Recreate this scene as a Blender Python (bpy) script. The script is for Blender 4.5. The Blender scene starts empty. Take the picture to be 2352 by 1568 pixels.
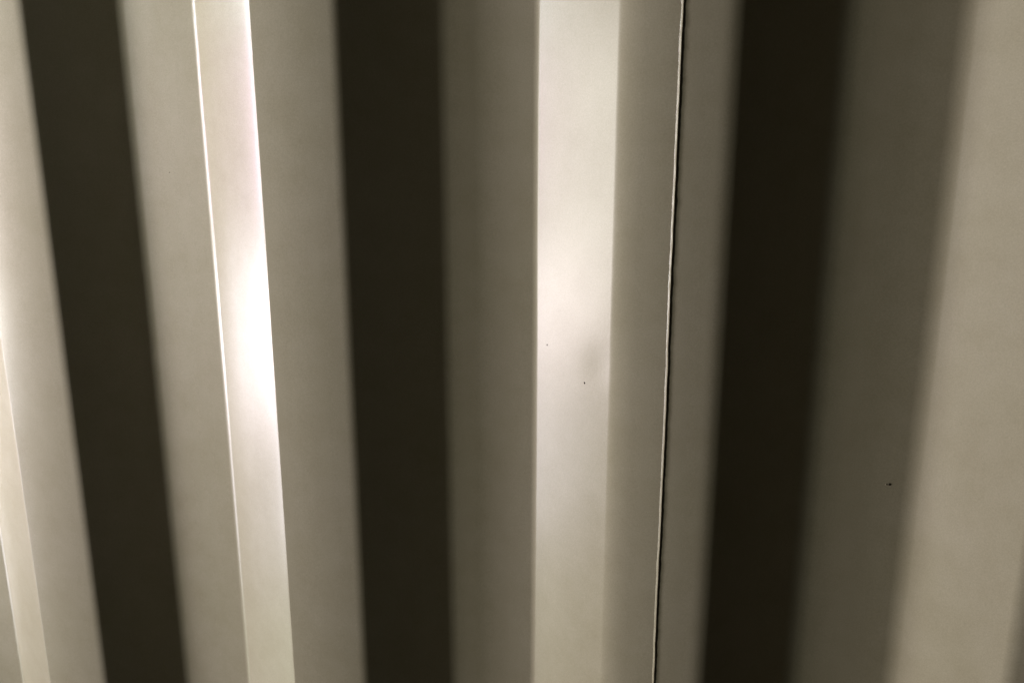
import bpy, math, random
from mathutils import Vector, noise

random.seed(7)
scene = bpy.context.scene
C = scene.collection

# ------------------------------------------------------------------ camera
CAM_H = 1.50                      # eye height above the container floor
cam_d = bpy.data.cameras.new("camera")
cam_d.sensor_width = 36.0
cam_d.lens = 2085.3 / 2352.0 * 36.0
cam_d.clip_start = 0.01
cam_d.clip_end = 100.0
cam = bpy.data.objects.new("camera", cam_d)
C.objects.link(cam)
cam.location = (0.0, 0.0, CAM_H)
cam.rotation_euler = (math.pi / 2 - 0.25118, 0.0, 0.29791)
cam_d.dof.use_dof = True
cam_d.dof.focus_distance = 0.66
cam_d.dof.aperture_fstop = 9.0
scene.camera = cam

# ------------------------------------------------------------------ world (dim interior air light)
world = bpy.data.worlds.new("World")
scene.world = world
world.use_nodes = True
bg = world.node_tree.nodes["Background"]
bg.inputs[0].default_value = (1.0, 0.95, 0.80, 1)
bg.inputs[1].default_value = 0.006

# ------------------------------------------------------------------ lamps: the lit doorway end, left of the camera
def area_lamp(name, loc, aim, sx, sy, power, color, spread=180):
    d = bpy.data.lights.new(name, "AREA")
    d.shape = "RECTANGLE"
    d.size = sx
    d.size_y = sy
    d.energy = power
    d.color = color
    d.spread = math.radians(spread)
    o = bpy.data.objects.new(name, d)
    C.objects.link(o)
    o.location = loc
    o.rotation_euler = (Vector(aim) - Vector(loc)).to_track_quat('-Z', 'Y').to_euler()
    return o

AIM = (-0.35, 0.62, CAM_H - 0.15)          # the stretch of wall in the picture
# name, distance, azimuth, elevation, width, height (degrees, seen from AIM), power, colour
LAMPS = [
    ("near_lamp_high", 0.8, 73, 31, 6, 24, 3.35, (.88, .96, .98)),
    ("near_lamp_mid", 0.8, 73, 9, 6, 20, 2.3, (.93, .70, .93)),
    ("near_lamp_low", 0.8, 76, -13, 5, 14, 0.95, (.80, .91, .96)),
    ("doorway_hot", 4.0, 66, -13, 5, 8.5, 18.5, (1, .85, .88)),
    ("doorway_near_edge", 4.0, 62, -2, 6, 22, 43.0, (.97, .95, .87)),
    ("doorway_far_edge", 4.0, 76, -13, 9, 14, 39.0, (1, .88, .98)),
    ("floor_glow_far", 4.0, 71, -24, 12, 10, 18.5, (.95, .92, 1)),
    ("floor_glow", 4.0, 74, -36, 12, 12, 5.0, (.93, 1, .75)),
]
for n_, dist_, az_, el_, daz_, del_, p_, c_ in LAMPS:
    a_, e_ = math.radians(az_), math.radians(el_)
    loc_ = Vector(AIM) + dist_*Vector((-math.sin(a_)*math.cos(e_), -math.cos(a_)*math.cos(e_), math.sin(e_)))
    area_lamp(n_, loc_, AIM, dist_*math.radians(daz_), dist_*math.radians(del_), p_, c_)

scene.view_settings.view_transform = 'Standard'
scene.view_settings.look = 'None'
scene.view_settings.exposure = 0.0
scene.view_settings.gamma = 1.0

# ------------------------------------------------------------------ materials
def paint_material(name, base, rough):
    m = bpy.data.materials.new(name)
    m.use_nodes = True
    nt = m.node_tree
    N, L = nt.nodes, nt.links
    b = N["Principled BSDF"]
    tc = N.new("ShaderNodeTexCoord")
    # soft cloudy tint of aged enamel
    n1 = N.new("ShaderNodeTexNoise"); n1.inputs["Scale"].default_value = 9.0
    n1.inputs["Detail"].default_value = 5.0
    r1 = N.new("ShaderNodeValToRGB")
    r1.color_ramp.elements[0].position = 0.2
    r1.color_ramp.elements[1].position = 0.8
    r1.color_ramp.elements[0].color = (base[0]*0.955, base[1]*0.955, base[2]*0.92, 1)
    r1.color_ramp.elements[1].color = (base[0]*1.02, base[1]*1.01, base[2]*1.03, 1)
    L.new(tc.outputs["Object"], n1.inputs["Vector"])
    L.new(n1.outputs["Fac"], r1.inputs["Fac"])
    # fine brushed-down dirt, stretched along the corrugation
    mp = N.new("ShaderNodeMapping"); mp.inputs["Scale"].default_value = (1.0, 1.0, 0.05)
    n2 = N.new("ShaderNodeTexNoise"); n2.inputs["Scale"].default_value = 160.0
    n2.inputs["Detail"].default_value = 3.0
    L.new(tc.outputs["Object"], mp.inputs["Vector"]); L.new(mp.outputs["Vector"], n2.inputs["Vector"])
    mr = N.new("ShaderNodeMapRange")
    mr.inputs["From Min"].default_value = 0.1; mr.inputs["From Max"].default_value = 0.9
    mr.inputs["To Min"].default_value = 0.985; mr.inputs["To Max"].default_value = 1.015
    L.new(n2.outputs["Fac"], mr.inputs["Value"])
    mx = N.new("ShaderNodeVectorMath"); mx.operation = 'MULTIPLY'
    L.new(r1.outputs["Color"], mx.inputs[0]); L.new(mr.outputs["Result"], mx.inputs[1])
    n5 = N.new("ShaderNodeTexNoise"); n5.inputs["Scale"].default_value = 1100.0
    n5.inputs["Detail"].default_value = 3.0
    L.new(tc.outputs["Object"], n5.inputs["Vector"])
    mr5 = N.new("ShaderNodeMapRange")
    mr5.inputs["From Min"].default_value = 0.1; mr5.inputs["From Max"].default_value = 0.9
    mr5.inputs["To Min"].default_value = 0.85; mr5.inputs["To Max"].default_value = 1.15
    L.new(n5.outputs["Fac"], mr5.inputs["Value"])
    mx5 = N.new("ShaderNodeVectorMath"); mx5.operation = 'MULTIPLY'
    L.new(mx.outputs["Vector"], mx5.inputs[0]); L.new(mr5.outputs["Result"], mx5.inputs[1])
    # faint broad blotches of grime
    n6 = N.new("ShaderNodeTexNoise"); n6.inputs["Scale"].default_value = 34.0
    n6.inputs["Detail"].default_value = 7.0; n6.inputs["Roughness"].default_value = 0.65
    L.new(tc.outputs["Object"], n6.inputs["Vector"])
    r6 = N.new("ShaderNodeValToRGB")
    r6.color_ramp.elements[0].position = 0.22; r6.color_ramp.elements[0].color = (1, 1, 1, 1)
    r6.color_ramp.elements[1].position = 0.82; r6.color_ramp.elements[1].color = (0.86, 0.845, 0.80, 1)
    L.new(n6.outputs["Fac"], r6.inputs["Fac"])
    mx6 = N.new("ShaderNodeVectorMath"); mx6.operation = 'MULTIPLY'
    L.new(mx5.outputs["Vector"], mx6.inputs[0]); L.new(r6.outputs["Color"], mx6.inputs[1])
    L.new(mx6.outputs["Vector"], b.inputs["Base Color"])
    # gloss that varies gently
    n3 = N.new("ShaderNodeTexNoise"); n3.inputs["Scale"].default_value = 22.0
    n3.inputs["Detail"].default_value = 1.0
    L.new(tc.outputs["Object"], n3.inputs["Vector"])
    mr3 = N.new("ShaderNodeMapRange")
    mr3.inputs["From Min"].default_value = 0.1; mr3.inputs["From Max"].default_value = 0.9
    mr3.inputs["To Min"].default_value = rough - 0.02; mr3.inputs["To Max"].default_value = rough + 0.02
    L.new(n3.outputs["Fac"], mr3.inputs["Value"])
    L.new(mr3.outputs["Result"], b.inputs["Roughness"])
    # sprayed enamel orange peel
    n4 = N.new("ShaderNodeTexNoise"); n4.inputs["Scale"].default_value = 420.0
    n4.inputs["Detail"].default_value = 2.0
    L.new(tc.outputs["Object"], n4.inputs["Vector"])
    bp = N.new("ShaderNodeBump"); bp.inputs["Strength"].default_value = 0.04
    bp.inputs["Distance"].default_value = 0.0006
    L.new(n4.outputs["Fac"], bp.inputs["Height"])
    L.new(bp.outputs["Normal"], b.inputs["Normal"])
    b.inputs["IOR"].default_value = 1.5
    return m

BASE = (0.50, 0.458, 0.322)
mat_paint = paint_material("cream_enamel", BASE, 0.25)
mat_weld = paint_material("weld_enamel", BASE, 0.25)

def plain(name, col, rough):
    m = bpy.data.materials.new(name); m.use_nodes = True
    nt = m.node_tree; b = nt.nodes["Principled BSDF"]
    n = nt.nodes.new("ShaderNodeTexNoise"); n.inputs["Scale"].default_value = 900
    r = nt.nodes.new("ShaderNodeValToRGB")
    r.color_ramp.elements[0].color = (col[0]*.6, col[1]*.6, col[2]*.6, 1)
    r.color_ramp.elements[1].color = (col[0]*1.3, col[1]*1.3, col[2]*1.3, 1)
    nt.links.new(n.outputs["Fac"], r.inputs["Fac"]); nt.links.new(r.outputs["Color"], b.inputs["Base Color"])
    b.inputs["Roughness"].default_value = rough
    return m
mat_rust = plain("rust_spot", (0.05, 0.035, 0.022), 0.8)

# ------------------------------------------------------------------ wall profile (a real side-wall corrugation, pitch 278 mm)
D0, X0 = 0.61607, -0.66889
P, R, S1, V, DEP = 0.278, 0.07042, 0.06793, 0.07126, 0.03345
Z0, Z1 = 0.0, 2.40
K0, K1 = -3, 4                       # first and one-past-last period

def corner(i):
    k, j = divmod(i, 4)
    return [X0 + k*P + (0, R, R+S1, R+S1+V)[j], D0 + (0, 0, DEP, DEP)[j]]
# hand-pressed differences between the folds in view (metres)
SHIFT = {1: -.0017, 2: -.0009, 3: .0009, 4: -.0017, 5: -.0022, 6: .0002, 7: -.0002, 8: .0040,
         9: .0010, 10: -.0034, 11: -.0018, 12: -.0022}
# and in depth: the left valley leans a little towards the light
DEPTH = {2: .0018, 3: -.0032, 4: -.0006, 5: .0008, 7: .0018, 8: -.0003, 9: .0005, 11: .0008, 12: -.0042}
# half length of the rounded bend at each kind of fold: slope>ridge, ridge>slope, slope>valley, valley>slope
BEND = [0.0055, 0.0050, 0.0050, 0.0030]
BEND_AT = {11: 0.0065, 9: 0.0060, 8: (0.0100, 0.0110), 4: (0.044, 0.0035), 0: (0.050, 0.0035), 3: 0.0034}
I0, I1 = 4*K0, 4*K1
CROWN = [0.0011, 0.0, -0.00015, 0.0001]     # ridge, slope, valley, slope (metres)
pts = {}
for i in range(I0 - 1, I1 + 2):
    c = corner(i); c[0] += SHIFT.get(i, 0.0); c[1] += DEPTH.get(i, 0.0)
    pts[i] = Vector(c)

def bend(i):
    """rounded length before and after fold i"""
    b = BEND_AT.get(i, BEND[i % 4])
    return b if isinstance(b, tuple) else (b, b)

def flat_ends(i):
    """start and end of the flat after fold i, its direction, and the directions of its slight crown at both ends"""
    a, b = pts[i], pts[i+1]
    t = (b-a).normalized()
    s, e = a + t*bend(i)[1], b - t*bend(i+1)[0]
    nrm = Vector((t.y, -t.x)); ang = 4*CROWN[i % 4]/(e-s).length
    return s, e, t, nrm, (t + nrm*ang).normalized(), (t - nrm*ang).normalized()

def bend_samples(i, n=24):
    """points and tangents along the rounded bend at fold i, continuous with the flats on both sides"""
    s, da = flat_ends(i-1)[1], flat_ends(i-1)[5]
    e, db = flat_ends(i)[0], flat_ends(i)[4]
    den = da.x*db.y - da.y*db.x
    k = ((e-s).x*db.y - (e-s).y*db.x)/den
    p = s + da*k
    out = []
    for q in range(n+1):
        u = q/n
        pos = s*(1-u)**2 + p*2*u*(1-u) + e*u*u
        tan = ((p-s)*(1-u) + (e-p)*u).normalized()
        out.append((pos, tan))
    return out

def facet_samples(i):
    """profile of the flat between fold i and fold i+1, from mid bend to mid bend"""
    s, e, tan, nrm, da, db = flat_ends(i)
    A = bend_samples(i)[12:] if i > I0 else [(s, da)]
    B = bend_samples(i+1)[:13] if i+1 < I1 else [(e, db)]
    w = (e-s).length; crown = CROWN[i % 4]; ang = 4*crown/w
    mid = []
    for q in range(1, 16):
        u = q/16
        mid.append((s.lerp(e, u) + nrm*crown*4*u*(1-u), (tan + nrm*ang*(1-2*u)).normalized()))
    return A + mid + B

TH = 0.0016

def warp(x, z):
    """gentle buckling of the thin sheet, in metres"""
    w = 0.00045*noise.noise(Vector((x*5.0, 3.1, z*2.2)))
    w += 0.00012*noise.noise(Vector((x*17.0, 9.7, z*6.0)))
    # shallow knock on the lit slope left of the seam
    w -= 0.00028*math.exp(-(((x + 0.124)/0.012)**2 + ((z - 1.318)/0.016)**2))
    return w
def normal_at(pos, tan, z):
    n = Vector((tan.y, -tan.x, 0.0))          # faces the camera side (-y)
    e = 0.004
    gx = (warp(pos.x+tan.x*e, z) - warp(pos.x-tan.x*e, z))/(2*e)
    gz = (warp(pos.x, z+e) - warp(pos.x, z-e))/(2*e)
    t3 = Vector((tan.x, tan.y, 0.0))
    return (n - t3*gx - Vector((0, 0, 1))*gz).normalized()

ROWS = [0.7*j/20 for j in range(20)] + [0.7 + 1.05*j/260 for j in range(260)] + [1.75 + 0.65*j/16 for j in range(17)]
NZ = len(ROWS) - 1
def sway(x, z):
    """the folds are not ruler straight"""
    return 0.0005*noise.noise(Vector((x*6.0, 4.4, z*5.0))) + 0.00012*noise.noise(Vector((x*9.0, 14.4, z*28.0)))
def strip_mesh(name, prof, cap_left=False, cap_right=False):
    verts, norms, faces = [], [], []
    nu = len(prof)
    for layer in (0, 1):
        for j in range(NZ+1):
            z = ROWS[j]
            for pos, tan in prof:
                n0 = Vector((tan.y, -tan.x, 0.0))
                q = Vector((pos.x + sway(pos.x, z), pos.y, z)) + n0*(warp(pos.x, z) - layer*TH)
                verts.append(q)
                nn = normal_at(pos, tan, z)
                norms.append(nn if layer == 0 else -nn)
    off = nu*(NZ+1)
    for j in range(NZ):
        for i in range(nu-1):
            a, b, c, d = j*nu+i, j*nu+i+1, (j+1)*nu+i+1, (j+1)*nu+i
            faces.append((a, b, c, d))
            faces.append((off+a, off+d, off+c, off+b))
        if cap_left:
            a, d = j*nu, (j+1)*nu
            faces.append((a, d, off+d, off+a))
        if cap_right:
            a, d = j*nu+nu-1, (j+1)*nu+nu-1
            faces.append((a, off+a, off+d, d))
    me = bpy.data.meshes.new(name)
    me.from_pydata(verts, [], faces)
    me.polygons.foreach_set("use_smooth", [True]*len(me.polygons))
    me.normals_split_custom_set_from_vertices(norms)
    me.update()
    return me

def link(name, me, mat, parent, label=None):
    o = bpy.data.objects.new(name, me)
    me.materials.append(mat)
    C.objects.link(o)
    o.parent = parent
    if label: o["label"] = label
    return o

wall = bpy.data.objects.new("corrugated_wall", None)
C.objects.link(wall)
wall["label"] = "cream painted corrugated steel container wall in close-up with one thin vertical weld seam"
wall["category"] = "wall"
wall["kind"] = "thing"

KIND = ["ridge", "slope", "valley", "slope"]
SEAM_FACET = 8                                # the ridge that carries the weld
# weld line across that ridge: measured share of the ridge width
SEAM_X = SEAM_Y = None
parts = {}
for i in range(I0, I1):
    prof = facet_samples(i)
    if i == SEAM_FACET:
        sx = pts[8].x + (pts[9].x - pts[8].x)*0.492
        SEAM_X = sx
        lo = [p for p in prof if p[0].x < sx][-1]; hi = [p for p in prof if p[0].x > sx][0]
        y = lo[0].y + (hi[0].y-lo[0].y)*(sx-lo[0].x)/(hi[0].x-lo[0].x)
        SEAM_Y = y
        left = [p for p in prof if p[0].x < sx - 0.001] + [(Vector((sx, y)), lo[1])]
        # right sheet: sits a hair deeper and leans away from the light
        rt = Vector((1.0, 0.050)).normalized()
        right0 = [p for p in prof if p[0].x > sx + 0.001]
        tailn = 13
        start = Vector((sx, y + 0.0001))
        body, tail = right0[:-tailn], right0[-tailn:]
        e = tail[0][0]
        right = [(start, rt)]
        for p, t in body:
            right.append((Vector((p.x, p.y + 0.0001)), (t*0.4 + rt*0.6).normalized()))
        right += tail
        link("ridge", strip_mesh("ridge_left_of_seam", left, cap_right=True), mat_paint, wall,
             "ridge of the left sheet, ending at the weld seam")
        link("ridge", strip_mesh("ridge_right_of_seam", right, cap_left=True), mat_paint, wall,
             "ridge of the right sheet, starting at the weld seam")
        continue
    me = strip_mesh(KIND[i % 4], prof, cap_left=(i == I0), cap_right=(i == I1-1))
    link(KIND[i % 4], me, mat_paint, wall)

# ------------------------------------------------------------------ weld bead: thin wavy line of weld with a ripple
def weld_bead():
    """lap weld: a long flank on the left, a steep drop onto the right sheet"""
    prof = ((-1.25, -0.20), (-1.12, 0.00), (-0.75, 0.17), (-0.30, 0.39), (0.15, 0.62), (0.50, 0.78),
            (0.62, 0.74), (0.82, 0.52), (1.02, 0.22), (1.15, -0.5))
    verts, faces = [], []
    n, m = 1500, len(prof)-1
    for j in range(n+1):
        z = Z0 + (Z1-Z0)*j/n
        wx = sway(SEAM_X, z) + 0.0007*noise.noise(Vector((2.0, 0.0, z*9.0))) + 0.00035*noise.noise(Vector((5.0, 1.0, z*60.0)))
        r = 0.00090*(1 + 0.20*noise.noise(Vector((8.0, 2.0, z*90.0))) + 0.05*math.sin(z*900.0))
        for px, h in prof:
            hh = 0.99*h*(1 + 0.16*noise.noise(Vector((3.0+px*0.4, 7.0, z*140.0))))
            verts.append((SEAM_X + wx + px*r, SEAM_Y - warp(SEAM_X, z) - hh*r, z))
    for j in range(n):
        for q in range(m):
            a = j*(m+1)+q
            faces.append((a, a+1, a+m+2, a+m+1))
    me = bpy.data.meshes.new("weld_bead")
    me.from_pydata(verts, [], faces)
    me.polygons.foreach_set("use_smooth", [True]*len(me.polygons))
    return me
link("weld_bead", weld_bead(), mat_weld, wall)

# ------------------------------------------------------------------ small rust spots and paint nibs (positions on the wall surface)
def surface_point(facet, u, z):
    a, b = pts[facet], pts[facet+1]
    p = a.lerp(b, u); t = (b-a).normalized()
    n = Vector((t.y, -t.x, 0.0))
    return Vector((p.x, p.y, z)) + n*warp(p.x, z), n, Vector((t.x, t.y, 0))
def chip(facet, u, z, r, mat, label=None, rim=False):
    c, n, t = surface_point(facet, u, z)
    up = Vector((0, 0, 1))
    verts, faces = [], []
    m = 12
    rings = ((1.0, 0.00005), (0.75, 0.0004*r/0.001), (0.35, 0.0007*r/0.001))
    for rr, h in rings:
        for q in range(m):
            a = 2*math.pi*q/m
            k = rr*r*(1 + 0.22*noise.noise(Vector((u*50+math.cos(a), z*7+math.sin(a), facet))))
            verts.append(c + t*math.cos(a)*k + up*math.sin(a)*k*1.15 + n*h)
    verts.append(c + n*0.0008*r/0.001)
    for g in range(len(rings)-1):
        for q in range(m):
            a, b = g*m+q, g*m+(q+1) % m
            faces.append((a, b, b+m, a+m))
    g = (len(rings)-1)*m
    for q in range(m):
        faces.append((g+q, g+(q+1) % m, len(verts)-1))
    me = bpy.data.meshes.new("paint_chip")
    me.from_pydata(verts, [], faces)
    me.polygons.foreach_set("use_smooth", [True]*len(me.polygons))
    return link("paint_chip", me, mat, wall, label)

CHIPS = []  # filled from measured picture positions turned into wall coordinates
def wall_hit(px, py, facet):
    """where the line of sight through a point of the photo (3240 x 2160) meets a facet: (u, z)"""
    f = 2085.33
    x, y = px*2352/3240, py*1568/2160
    v = Vector(((x-1176)/f, (784-y)/f, -1.0))
    v = cam.rotation_euler.to_matrix() @ v
    a, b = pts[facet], pts[facet+1]
    d = b-a
    # t*v.xy = a + u*d
    det = v.x*(-d.y) + d.x*v.y
    t = (a.x*(-d.y) + d.x*a.y)/det
    u = (v.x*a.y - v.y*a.x)/det
    return u, CAM_H + t*v.z
for px, py, facet, r in ((2814, 1532, 10, .00080), (1731, 1091, 7, .0006), (1849, 1211, 7, .0007),
                         (537, 546, 2, .0004)):
    u, z = wall_hit(px, py, facet)
    chip(facet, u, z, r, mat_rust)
# a raised nib of paint beside the rust spot on the right-hand valley
u, z = wall_hit(2804, 1532, 10)
chip(10, u, z, .0005, mat_paint, "pale nib of paint beside a rust spot")
